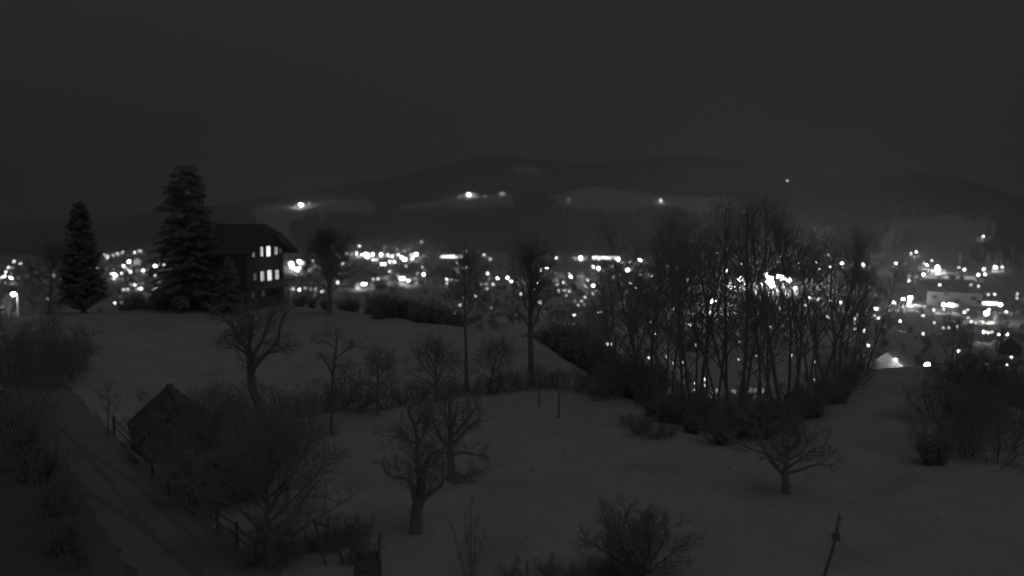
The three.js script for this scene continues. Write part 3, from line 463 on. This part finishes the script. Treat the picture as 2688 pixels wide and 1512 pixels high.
{ // broken wooden rack and the compost box
  const g = ground(868, 1480), D = -g.z, k = D / F, o = thing('wooden_rack', 'broken wooden rack of two slanting posts and a rail', 'rack', g);
  for (const l of [[[-42, 120, 0], [-30, 60, 0], [-10, 0, 0.1]], [[12, 100, 0], [22, 60, 0.05], [36, -10, 0.1]], [[-36, 112, 0], [-10, 104, 0], [12, 98, 0]], [[-4, 104, 0], [-4, 128, 0]]]) { const b = new MB(); b.tube(l.map(([x, y, z]) => V(x * k, y * k, z)), l.map(() => 0.045), 6); mesh(l[0][1] > 110 && l.length === 3 && l[2][1] > 90 ? 'rail' : 'post', b.geometry(), M.wood, o); }
  const c = ground(965, 1530), s = thing('compost_bin', 'dark slatted compost bin with one tall corner post', 'bin', c, 0.2);
  for (let j = 0; j < 5; j++) for (const [w, d, x, z] of [[0.74, 0.04, 0, 0.35], [0.74, 0.04, 0, -0.35], [0.04, 0.66, 0.35, 0], [0.04, 0.66, -0.35, 0]]) mesh('slat', box(w, 0.15, d, x, 0.1 + j * 0.17, z), M.wood, s);
  for (const [x, z, h] of [[0.39, 0.39, 0.95], [-0.39, 0.39, 0.95], [0.39, -0.39, 1.45], [-0.39, -0.39, 0.95]]) mesh('corner_post', box(0.06, h, 0.06, x, h / 2, z), M.wood, s);
  mesh('heap', new THREE.SphereGeometry(0.33, 12, 6, 0, 6.3, 0, 1.57).translate(0, 0.7, 0), M.grass, s);
}
{ // grass poking through the snow
  const b = new MB(), r = rng(131); for (let k = 0; k < 14; k++) { const a = r() * 6.28, l = 0.06 + 0.1 * r(), p = V((r() - 0.5) * 0.12, -0.02, (r() - 0.5) * 0.12); b.tri(p, p.clone().add(V(0.014, 0, 0.01)), p.clone().add(V(Math.cos(a) * l * 0.7, l, Math.sin(a) * l * 0.7))); }
  const N = 1500, m = new THREE.InstancedMesh(b.geometry(), M.bark, N), q = new THREE.Matrix4(), e = new THREE.Quaternion(); let n = 0;
  for (let k = 0; k < 60000 && n < N; k++) { const D = 20 + 75 * Math.pow(r(), 0.7), u = -200 + 3100 * r(), x = (u - CX) / F * D; if (D > edgeOf(u) + 4 || fbm(x / 7, D / 7, 3.9) < 0.7 * r() - 0.2) continue; const s = 0.4 + 0.7 * r() * r(); m.setMatrixAt(n++, q.compose(V(x, land(x, -D), -D), e.setFromAxisAngle(up, r() * 6.28), V(s, s, s))); }
  m.count = n; m.name = 'grass_tufts'; tag(m, 'dry grass tufts poking through the snow of the field', 'grass', null, 'stuff'); scene.add(m);
}

// ---------------------------------------------------------------- lamps
const bulb = new THREE.SphereGeometry(1, 10, 7), blurAt = (D) => APERTURE * Math.abs(1 / camera.focus - 1 / D);
const lampSpots = [];
function lamp(px, py, c, o = {}) {                                  // c: how strong the lamp is, 0.5 faint to 5 floodlight
  const H = o.h ?? (c >= 4 ? 11 : 7.5), foot = o.D ? onLand(px, o.D) : ground(px, py, H, 190); if (!foot) return;
  const D = -foot.z, top = at(px, py, D).y, hgt = clamp(top - foot.y, 2.5, 14), dist = foot.distanceTo(camera.position);
  const rg = (o.r ?? (0.34 + 0.1 * c + (c > 2.3 ? 0.55 * (c - 2.2) : 0))) * clamp(dist / 900, o.near ?? 0.3, 1.7);
  const seen = 0.46 * Math.pow(5.5, c - 1) * (o.k ?? 1), blur = Math.hypot(blurAt(dist), 0.0012), L = seen * Math.exp(scene.fog.density * dist) * (1 + (blur / (2 * rg / dist)) ** 2);
  const far = dist > 2040, big = c >= 2.6, mid = c >= 1.45;
  const [label, group] = o.label ? [o.label, o.group] : far ? ['lamp on the dark hillside beyond the town', 'lamps on the far hillsides'] : big ? ['strong street lamp glaring out among the roofs of the valley town', 'strong street lamps of the town'] : mid ? ['clear street lamp shining between the houses of the valley town', 'clear street lamps of the town'] : ['faint small lamp glimmering in the valley town', 'faint lamps of the town'];
  const g = thing(o.name ?? (c >= 4 ? 'floodlight_mast' : far ? 'farm_lamp' : mid ? 'street_lamp' : 'faint_lamp'), label, c >= 4 ? 'floodlight' : far ? 'farm lamp' : mid ? 'street lamp' : 'faint lamp', foot, 0, group);  // the faint ones are the same post lamps, only dimmer
  const arm = 0.9;
  mesh('pole', mergeGeometries([new THREE.CylinderGeometry(0.07, 0.11, hgt, 6).translate(0, hgt / 2, -arm), new THREE.CylinderGeometry(0.05, 0.05, arm, 5).rotateX(Math.PI / 2).translate(0, hgt + rg * 0.7, -arm / 2), new THREE.CylinderGeometry(0.05, 0.05, rg * 0.7 + 0.2, 5).translate(0, hgt + rg * 0.35, -arm)]), M.metal, g);
  mesh('lamp_cap', new THREE.CylinderGeometry(rg * 0.5, rg * 0.85, rg * 0.25, 8).translate(0, hgt + rg * 0.78, 0), M.metal, g);
  const b = mesh('lamp_globe', bulb, glow(L), g); b.scale.setScalar(rg); b.position.y = hgt;
  if (o.shield) mesh('added_shield', new THREE.CylinderGeometry(rg * 2.2, rg * 1.2, rg * 0.5, 12).translate(0, hgt - rg * 1.35, 0), M.metal, g);  // added disc under the globe, keeps its light off the snow
  if (c < 1.4) { lampSpots.push([px, py, D, c]); return; }
  const l = new THREE.PointLight(0xffffff, L * Math.PI * rg * rg * (o.cast ?? (o.shield ? 0.02 : 0.06))); l.position.set(0, hgt - rg - 0.15, 0.2); l.castShadow = true; l.shadow.radius = 12; g.add(l);
  lampSpots.push([px, py, D, c]);
}
const batch = (x0, y0, k, list) => list.forEach(([x, y, c]) => lamp(x0 + x * k, y0 + y * k, c));
// the lane lamp by the small trees, the farm lamps on the hills
lamp(30, 772, 3.4, { D: 116, label: 'bright lane lamp on a short pole among small bare trees', name: 'lane_lamp', r: 0.4, near: 0.7, k: 1.2, cast: 3 });
lamp(790, 537, 3.5, { label: 'brightest hill lamp at the top of the snowy meadow above the round crowned tree', h: 10, shield: 1 });
lamp(1230, 511, 2.9, { label: 'bright farm lamp at the end of the long snowy meadow', h: 10, shield: 1 });
// town, left of the farmhouse
batch(0, 420, 0.3037, [[120, 877, 1], [178, 895, 1], [72, 930, 1], [50, 968, 1.5], [40, 1003, 2], [15, 1015, 1], [85, 1012, 1.5], [103, 1023, 2], [320, 970, 0.6], [448, 990, 2], [702, 866, 1.5], [841, 940, 1.5], [743, 1078, 0.7], [710, 1125, 0.7], [852, 735, 0.7], [905, 820, 1], [935, 833, 1], [925, 848, 1], [975, 825, 0.9], [1015, 812, 1], [1060, 800, 1], [1058, 780, 0.6], [1120, 795, 1], [1165, 797, 1.3], [1210, 787, 1.2], [1245, 768, 1], [1303, 766, 2], [1325, 652, 0.6], [1325, 580, 0.5], [930, 548, 0.5], [1115, 877, 2.8], [1070, 917, 2], [1100, 945, 1.3], [1128, 967, 1.7], [1050, 978, 1.2], [1238, 953, 2], [1341, 915, 2.7], [1370, 887, 1], [1420, 908, 1.3], [1487, 921, 1.3], [1360, 845, 0.7], [985, 985, 2.4], [1003, 995, 2], [985, 1018, 1.5], [960, 985, 1], [1165, 1080, 1.5], [1218, 1110, 2.2], [1070, 1120, 1], [1105, 1117, 1], [1338, 992, 1.2], [1340, 1037, 1.2], [1352, 1095, 1], [1415, 1067, 1.7], [993, 1235, 1.6], [1215, 1218, 0.6], [1572, 868, 1.3], [1642, 872, 1.3], [1767, 855, 0.5], [1838, 1065, 2.3], [1688, 985, 1], [1700, 1165, 0.7], [1850, 930, 0.5]]);
// town, between the farmhouse and the tallest tree
batch(660, 380, 0.33125, [[383, 512, 1], [450, 468, 1], [1043, 522, 1.2], [1073, 518, 1.3], [910, 540, 0.6], [1795, 393, 0.5], [1857, 402, 0.8], [1980, 385, 0.6], [2003, 388, 0.6], [2042, 292, 1.2], [853, 800, 1.5], [905, 800, 0.6], [925, 797, 0.6], [952, 798, 1], [1013, 803, 1.2], [1000, 790, 0.5], [1040, 788, 0.5], [1060, 785, 0.5], [1183, 770, 0.6], [1210, 770, 0.6], [1237, 770, 0.6], [1265, 768, 0.6], [1290, 768, 0.6], [1318, 768, 0.6], [1345, 768, 0.6], [1073, 826, 2], [1168, 830, 2.4], [1240, 822, 2], [1350, 812, 2], [833, 860, 2], [870, 868, 2], [907, 868, 3.2], [925, 885, 2.9], [963, 867, 2.5], [1027, 870, 2.9], [1085, 876, 2], [1117, 885, 2], [1165, 875, 2], [1190, 893, 2.4], [1215, 908, 3.3], [1276, 902, 2], [1305, 866, 3.2], [1265, 873, 1.5], [962, 912, 1.5], [992, 915, 1.3], [1030, 945, 2], [1055, 945, 2], [1095, 925, 2], [1132, 928, 2], [745, 862, 1], [765, 868, 1], [795, 868, 1], [727, 938, 1.5], [683, 870, 1], [315, 943, 3.4], [325, 968, 3.3], [375, 925, 3], [360, 988, 3], [385, 970, 1.5], [488, 917, 1.3], [460, 998, 1], [483, 985, 0.8], [505, 965, 0.7], [330, 1140, 1], [380, 1147, 2.2], [427, 1137, 1], [515, 1087, 1.2], [560, 1163, 1.2], [685, 1093, 2], [700, 1022, 0.7], [885, 1103, 2.8], [902, 1103, 2.8], [1003, 1063, 1.3], [968, 1065, 0.9], [1093, 1003, 1.3], [1355, 970, 1], [1365, 1027, 2.6], [1313, 1020, 0.7], [1185, 1062, 2.9], [1205, 1058, 3], [1243, 1077, 2.4], [1168, 1050, 1.5], [1225, 958, 0.8], [1630, 925, 1.5], [1683, 982, 1.3], [1710, 970, 1.2], [1550, 1065, 2], [1550, 1095, 1.4], [1582, 1070, 1.3], [1625, 1075, 0.8], [1890, 903, 1.2], [1840, 872, 0.9], [1870, 1020, 1.8], [1950, 1057, 2.2], [2030, 1053, 2.4], [2060, 1083, 2.4], [1915, 1105, 1.2], [2117, 1103, 0.8], [2135, 1185, 1.2], [1775, 1200, 1.7], [1535, 1358, 1.5], [1590, 1348, 2], [1620, 1345, 0.8], [1515, 1360, 0.8], [1655, 1270, 1], [1710, 848, 0.8], [1675, 852, 0.8], [1905, 1290, 0.6]]);
// town, behind the near end of the grove
batch(1300, 380, 0.3313, [[1315, 443, 2], [585, 435, 0.6], [484, 896, 1.7], [675, 893, 2.9], [820, 905, 2], [975, 905, 2.9], [1147, 912, 2.9], [365, 990, 2.2], [407, 977, 2.5], [295, 1045, 1.2], [320, 1098, 2.8], [278, 1093, 1.5], [348, 1075, 1], [600, 1045, 2.5], [590, 1023, 1], [732, 1072, 1.4], [778, 968, 2], [820, 978, 2.9], [930, 962, 1], [1048, 992, 3.1], [1067, 925, 0.7], [1375, 967, 1.5], [1443, 960, 0.9], [1237, 1035, 1.8], [1158, 1030, 0.9], [945, 1048, 0.8], [1073, 1097, 1.2], [540, 1090, 1.2], [777, 1115, 2.8], [1115, 1130, 1.5], [1275, 1137, 0.9], [1530, 1065, 1.7], [1550, 1137, 1], [1660, 1072, 1], [505, 1158, 0.8], [588, 1160, 1.2], [710, 1207, 1.3], [688, 1243, 1.6], [632, 1240, 0.9], [655, 1270, 1], [705, 1265, 0.7], [768, 1180, 1.1], [1007, 1240, 1.6], [202, 1183, 1.3], [352, 1250, 1.8], [627, 1348, 1.8], [828, 1330, 1.2], [1025, 1400, 1.3], [1235, 1403, 1.3], [1410, 1303, 1.4], [1545, 1425, 2], [1610, 1360, 1.4], [1605, 1430, 1], [1830, 1000, 2.9], [1833, 968, 1.5], [1940, 1062, 4], [1985, 1093, 3.4], [1945, 938, 2.6], [1968, 936, 2.5], [2092, 938, 2.5], [1873, 1132, 1.8], [1925, 1210, 1.4], [1860, 1268, 2.3], [1725, 1235, 4.2], [1840, 840, 1], [1800, 835, 0.7], [1760, 850, 0.7], [2085, 985, 0.8]]);
// town, behind the grove; the floodlit yard
batch(1600, 640, 0.345, [[1140, 145, 2.5], [1185, 162, 1.3], [1285, 140, 0.9], [1440, 142, 1.3], [1575, 145, 1.8], [1665, 87, 0.7], [1770, 147, 2.7], [1680, 175, 1.8], [1930, 157, 2.7], [1595, 183, 1.6], [1560, 187, 1.5], [1445, 183, 1.2], [1195, 240, 4.5], [1225, 262, 4.4], [1240, 308, 4.6], [1205, 290, 4.3], [1290, 248, 4.4], [1320, 262, 4.4], [1340, 278, 4.6], [1365, 270, 4.3], [1345, 333, 2.5], [1407, 327, 2.3], [1237, 368, 2], [1285, 365, 1.3], [1345, 367, 1.5], [1505, 280, 2.6], [1535, 275, 1.2], [1520, 410, 2.9], [1553, 422, 2], [1592, 427, 2.7], [1490, 470, 2], [1515, 445, 1.3], [1680, 438, 1.8], [1762, 447, 2.2], [1340, 430, 1.4], [1410, 385, 1.2], [1297, 485, 1.5], [980, 408, 1.3], [1660, 557, 2], [1965, 335, 1.8], [2020, 493, 2], [1870, 570, 1.3], [1870, 597, 1.2], [1880, 540, 0.9], [1950, 515, 1.2], [1865, 645, 1], [1937, 660, 1.6], [1968, 772, 1.7], [1220, 630, 1.3], [1315, 625, 1], [975, 683, 1], [985, 740, 0.7], [345, 690, 1.5], [445, 857, 2], [297, 865, 1.2], [490, 907, 1.2], [540, 880, 0.9], [565, 900, 0.9], [735, 1030, 2.7], [730, 1075, 1.8], [655, 1062, 1.6], [650, 1112, 1.5], [697, 1122, 1.1], [557, 1050, 1.2], [885, 1245, 0.7], [985, 878, 1], [1115, 852, 1.1], [1385, 850, 1.1], [1255, 822, 0.7], [1560, 895, 0.7], [1560, 1035, 0.8], [1510, 1138, 1], [118, 593, 1.3], [315, 595, 1.3]]);
// town, right of the grove
batch(2200, 640, 0.276, [[740, 77, 1.8], [695, 92, 1], [550, 185, 1.8], [893, 160, 1.1], [845, 203, 2], [815, 185, 1], [945, 220, 3], [948, 245, 3.3], [1150, 225, 1], [1200, 245, 1.8], [1385, 242, 2], [1495, 222, 2.7], [1560, 220, 1.4], [1398, 290, 1.8], [1335, 295, 2.3], [812, 292, 2.3], [672, 348, 1.6], [967, 390, 1.8], [1265, 388, 0.8], [1335, 405, 1.2], [285, 420, 1.6], [360, 485, 1], [1430, 482, 1.1], [1490, 480, 1.4], [620, 525, 2.9], [685, 515, 3.6], [675, 555, 2.9], [530, 557, 2.6], [1000, 577, 2.8], [1060, 578, 3], [1090, 582, 2.9], [365, 617, 2.3], [910, 630, 1.4], [1005, 622, 1.2], [1200, 650, 1.8], [1235, 628, 1.1], [385, 705, 1.6], [345, 680, 1], [810, 683, 1.4], [590, 735, 1.8], [915, 752, 1], [1265, 740, 1.4], [1235, 705, 1], [1135, 785, 1.4], [1055, 800, 1.2], [1000, 800, 1], [810, 855, 1.3], [1385, 837, 2.5], [1420, 843, 1.8], [1460, 838, 1.3], [1530, 862, 2], [1610, 860, 2], [1410, 660, 3.8], [1435, 625, 2], [1545, 580, 2.8], [1600, 645, 1.8], [1145, 1020, 2.2], [1650, 1077, 1.8], [1605, 1170, 1.6], [845, 1262, 3.9], [290, 967, 1.6], [1408, 1293, 0.7], [1703, 475, 1], [1700, 515, 0.9], [250, 830, 1.3]]);
// hillside right
batch(1900, 400, 0.306, [[540, 243, 1], [582, 248, 0.7], [917, 297, 0.9], [412, 527, 1], [945, 643, 2.5], [665, 602, 1.3], [690, 608, 1.6], [765, 636, 1.6], [800, 655, 1.2], [840, 675, 1], [2228, 720, 1.4], [2325, 707, 1.1]]);
console.log('lamps', lampSpots.length);

// ---------------------------------------------------------------- lit halls and larger buildings of the town
function hall(px, py, D0, w, hgt, L, name, label, storeys = 1, lit = 1) {   // a long building whose glazed front faces the viewer
  const p = ground(px, py, hgt * 0.6, 115), D = -p.z, h = thing(name, label, 'building', p, Math.atan2(-p.x, -p.z)), d = 18;
  mesh('wall', box(w, hgt, d, 0, hgt / 2, -d / 2), M.wall, h);
  mesh('roof', box(w + 1.2, 0.5, d + 1.2, 0, hgt + 0.25, -d / 2), M.roofSnow, h);
  const n = Math.max(3, Math.round(w / 5)), r = rng(px);
  for (let s = 0; s < storeys; s++) for (let k = 0; k < n; k++) {
    const sh = hgt / storeys, on = r() < lit, g = new THREE.Group(); g.name = 'window'; g.position.set((k + 0.5) * w / n - w / 2, (s + 0.55) * sh, 0.05); h.add(g);
    mesh(on ? 'lit_window_pane' : 'window_pane', box(w / n - 0.5, sh * 0.6, 0.06), on ? glow(L * (0.7 + 0.6 * r())) : M.glass, g);
    if (w / n > 3) mesh('frame', mergeGeometries([box(w / n - 0.3, 0.14, 0.16, 0, sh * 0.3 + 0.07, 0), box(w / n - 0.3, 0.14, 0.16, 0, -sh * 0.3 - 0.07, 0), box(0.12, sh * 0.6, 0.16, 0, 0, 0)]), M.metal, g);
  }
  if (L > 0.5) { const l = new THREE.PointLight(0xffffff, L * w * hgt * 0.1); l.position.set(0, hgt * 0.5, 4); l.castShadow = true; h.add(l); }
}
hall(1186, 673, 0, 52, 7.5, 5, 'lit_hall', 'long brightly lit hall at the far town edge near the hedge trees');
hall(1590, 676, 0, 60, 8, 7, 'lit_hall', 'longest brightly lit hall at the far town edge beside the grove');
hall(1045, 655, 0, 62, 4, 0.5, 'lit_hall', 'low dimly lit hall with a lamp at each end at the foot of the hill');
hall(1512, 677, 0, 26, 4, 0.25, 'lit_hall', 'small faintly lit hall beside the longest lit hall');
hall(2595, 796, 0, 16, 3.2, 7, 'lit_garage', 'low blazing lit garage front in the right part of the town');
hall(2495, 801, 0, 13, 3.0, 3, 'lit_garage', 'low lit garage front beside the apartment block');
hall(2505, 782, 0, 48, 13, 0.05, 'apartment_block', 'wide four storey apartment block with dim window bands', 4, 0.8);
hall(1905, 1034, 0, 9, 6.5, 0.45, 'apartment_house', 'apartment house with two rows of lit windows at the foot of the grove slope', 2, 1);
hall(1985, 1032, 0, 8, 6.5, 0.2, 'apartment_house', 'apartment house with two dimmer rows of windows at the foot of the grove slope', 2, 0.8);
hall(1975, 690, 0, 40, 16, 0.06, 'apartment_block', 'tall pale apartment block behind the floodlit yard', 4, 0.5);
hall(2470, 727, 0, 90, 5, 0.7, 'lit_hall', 'long low glowing front standing in for lit snow at the right far edge of the town', 1, 0.7);  // glowing panes stand in for a lit snowy strip

// ---------------------------------------------------------------- houses of the town
function townHouse(seed, w, d, e, rise, wallMat, lit) {
  const r = rng(seed), o = thing('town_house', 'snow roofed house of the valley town', 'house', V(0, 0, 0), 0, 'houses of the valley town');
  mesh('wall', new THREE.ExtrudeGeometry(new THREE.Shape([[-w / 2, -2], [w / 2, -2], [w / 2, e], [0, e + rise], [-w / 2, e]].map(([x, y]) => new THREE.Vector2(x, y))), { depth: d, bevelEnabled: false }).translate(0, 0, -d / 2), wallMat, o);
  const t = Math.atan2(rise, w / 2), l = Math.hypot(rise, w / 2) + 0.9;
  const rf = mesh('roof', mergeGeometries([1, -1].map((k) => box(l, 0.35, d + 1.6).translate(k * l / 2, 0, 0).rotateZ(-t * k).translate(0, e + rise + 0.2, 0))), M.roofSnow, o);
  mesh('chimney', box(0.8, 1.6, 0.8, w * 0.12, e + rise + 0.4, -d * 0.2), M.concrete, rf);
  const win = (x, y, z, ry) => { const on = r() < lit, m = mesh(on ? 'lit_window' : 'window', box(1.1, 1.3, 0.08), on ? glow(0.6 + 9 * r() * r() * r()) : M.glass, o); m.position.set(x, y, z); m.rotation.y = ry; };
  for (let y = 1.6; y < e; y += 2.8) { for (let x = -w / 2 + 1.6; x < w / 2 - 1; x += 2.7) win(x, y, d / 2 + 0.02, 0); for (let z = -d / 2 + 1.8; z < d / 2 - 1; z += 3.2) win(w / 2 + 0.02, y, z, Math.PI / 2); }
  return o;
}
{
  const r = rng(301), H = [[1, 10, 12, 5.6, 4, M.paleWall, 0.28], [2, 11, 14, 5.6, 4.6, M.wall, 0.2], [3, 9, 10, 5.4, 3.6, M.paleWall, 0.34], [4, 13, 18, 8.4, 4.5, M.wall, 0.3], [5, 12, 15, 5.6, 5.2, M.wood, 0.14]].map((a) => townHouse(...a));
  const spots = []; let n = 0;
  const clear = (x, z, y, hgt, rad) => {                            // keep lamps and other houses free
    const D = -z, u = CX + F * x / D, w = rad / D * F, yt = HORIZON + (EYE - y - hgt) / D * F, yb = HORIZON + (EYE - y) / D * F;
    if (lampSpots.some(([lx, ly, lD]) => lD > D - 4 && Math.abs(lx - u) < w + 4 && ly > yt - 5 && ly < yb + 4)) return false;
    return !spots.some(([sx, sz]) => Math.hypot(sx - x, sz - z) < 19);
  };
  const put = (x, z, turn, s = 1) => {
    const y = land(x, z); if (!clear(x, z, y, 10 * s, 9 * s)) return; spots.push([x, z]);
    const k = Math.floor(r() * 5);
    if (n < 5) { H[n].position.set(x, y, z); H[n].rotation.y = turn; n++; } else copy(H[k], V(x, y, z), turn, s);
  };
  for (const [px, , D, c] of lampSpots) { if (D < 240 || D > 2000 || spots.length > 150) continue; for (let t = 0; t < 3; t++) { const x = (px - CX) / F * D + (r() - 0.5) * 34, z = -D - 9 - 16 * r(); put(x, z, (r() < 0.6 ? 0.4 : 1.9) + (r() - 0.5) * 0.8); } }
  for (let k = 0; k < 500 && spots.length < 200; k++) { const D = 330 + 1500 * Math.pow(r(), 1.3), u = -60 + 2800 * r(); put((u - CX) / F * D, -D, r() * 3); }
  for (const [u, D] of [[806, 3060], [1248, 3060], [1205, 3050], [1660, 3060], [965, 3050]]) copy(H[4], onLand(u, D), 0.5, 1.3, 'lone farmhouse high on the snowy hill meadow', 'farmhouses on the hill meadows');
  console.log('houses', spots.length);
  // the two lit houses right of the grove
  const a = onLand(2352, 230), b = onLand(2505, 250);
  copy(H[2], a, 0.7, 1.0, 'brightly lit house with a lamp beside its gable just over the brow of the snow', 'lit'); copy(H[1], b, 0.2, 0.9, 'taller dimly lit house right of the bright one over the brow of the snow', 'lit');
  delete scene.children[scene.children.length - 1].userData.group; delete scene.children[scene.children.length - 2].userData.group;
  lamp(2362, 944, 2.4, { D: -a.z - 9, h: 5, label: 'unseen lamp placed to light the front and roof of the house over the brow', name: 'unseen_yard_lamp', cast: 14 });  // lamp itself unseen; its strong cast brightens the house front
  lamp(2330, 982, 1.6, { D: -a.z - 8, label: 'small unseen lamp placed to light the foot of the house over the brow', name: 'unseen_yard_lamp' });  // unseen too, set low to brighten the wall foot
}
{ // garden trees and hedges of the town: one dark mass
  const b = new MB(), r = rng(401); b.tube([V(0, 0, 0), V(0, 1, 0)], [0.05, 0.04], 4);
  for (let k = 0; k < 46; k++) { const y = 0.25 + 0.75 * r(), a = r() * 6.28, s = 0.42 * Math.sin(Math.PI * clamp((y - 0.05) * 0.95, 0.1, 1)) * Math.sqrt(r()), c = V(Math.cos(a) * s, y, Math.sin(a) * s), f = () => c.clone().add(V(r() - 0.5, r() - 0.5, r() - 0.5).multiplyScalar(0.34)); b.tri(f(), f(), f()); }
  const N = 4500, m = new THREE.InstancedMesh(b.geometry(), M.forest, N), q = new THREE.Matrix4(), e = new THREE.Quaternion(); let n = 0;
  for (let k = 0; k < 40000 && n < N; k++) {
    const D = Math.sqrt(lerp(150 ** 2, 2000 ** 2, Math.pow(r(), 1.5))), u = -150 + 3000 * r(), x = (u - CX) / F * D, y = land(x, -D), s = 3 + 6 * r() * r();
    if (D < edgeOf(u) + 60 || fbm(x / 60, D / 60, 1.9) < -0.1) continue;
    const w = 0.45 * s / D * F, yt = HORIZON + (EYE - y - s) / D * F, yb = HORIZON + (EYE - y) / D * F;
    if (lampSpots.some(([lx, ly, lD, c]) => lD > D - 2 && Math.abs(lx - u) < w + 3 && ly > yt - 3 && ly < yb + 3)) continue;
    m.setMatrixAt(n++, q.compose(V(x, y - 0.1, -D), e.setFromAxisAngle(up, r() * 6.28), V(s * (0.8 + 0.5 * r()), s, s * (0.8 + 0.5 * r()))));
  }
  m.count = n; m.name = 'garden_trees'; tag(m, 'dark garden trees and hedges scattered through the valley town', 'trees', null, 'stuff'); scene.add(m);
}
{ // the woods on the hills
  const b = new MB(), r = rng(501);
  for (let t = 0; t < 5; t++) { const y0 = 0.1 + t * 0.17, y1 = y0 + 0.3, w = 0.2 * (1 - t * 0.17), c = V(0, Math.min(1, y1), 0), ring = []; for (let k = 0; k < 7; k++) { const a = k / 7 * 6.283 + t, s = w * (0.75 + 0.5 * r()); ring.push(V(Math.cos(a) * s, y0 - 0.03 * r(), Math.sin(a) * s)); } for (let k = 0; k < 7; k++) b.tri(c, ring[(k + 1) % 7], ring[k]); }
  b.tube([V(0, -0.05, 0), V(0, 0.2, 0)], [0.025, 0.02], 5);
  const g = b.geometry(), sets = [['forest', 'dark conifer forest covering the hill slope beyond the town', 1360, 3140, 27000], ['forest', 'far conifer forest on the high ridge', 3140, 4900, 30000]];
  for (const [name, label, d0, d1, N] of sets) {
    const m = new THREE.InstancedMesh(g, M.forest, N), q = new THREE.Matrix4(), e = new THREE.Quaternion(); let n = 0;
    for (let k = 0; k < N * 6 && n < N; k++) {
      const D = Math.sqrt(lerp(d0 * d0, d1 * d1, r())), u = -120 + 2930 * r(), x = (u - CX) / F * D; if (!isForest(u, D, x, -D)) continue;
      const s = 16 + 12 * r(); m.setMatrixAt(n++, q.compose(V(x, land(x, -D), -D), e.setFromAxisAngle(up, r() * 6.28), V(s * 1.15, s, s * 1.15)));
    }
    m.count = n; m.name = numbered(name); tag(m, label, 'forest', null, 'stuff'); scene.add(m); console.log(name, n);
  }
}
let tris = 0; scene.traverse((o) => { if (o.isMesh && !o.isInstancedMesh) tris += o.geometry.index ? o.geometry.index.count / 3 : o.geometry.attributes.position.count / 3; }); console.log('triangles', tris);
renderer.render(scene, camera);
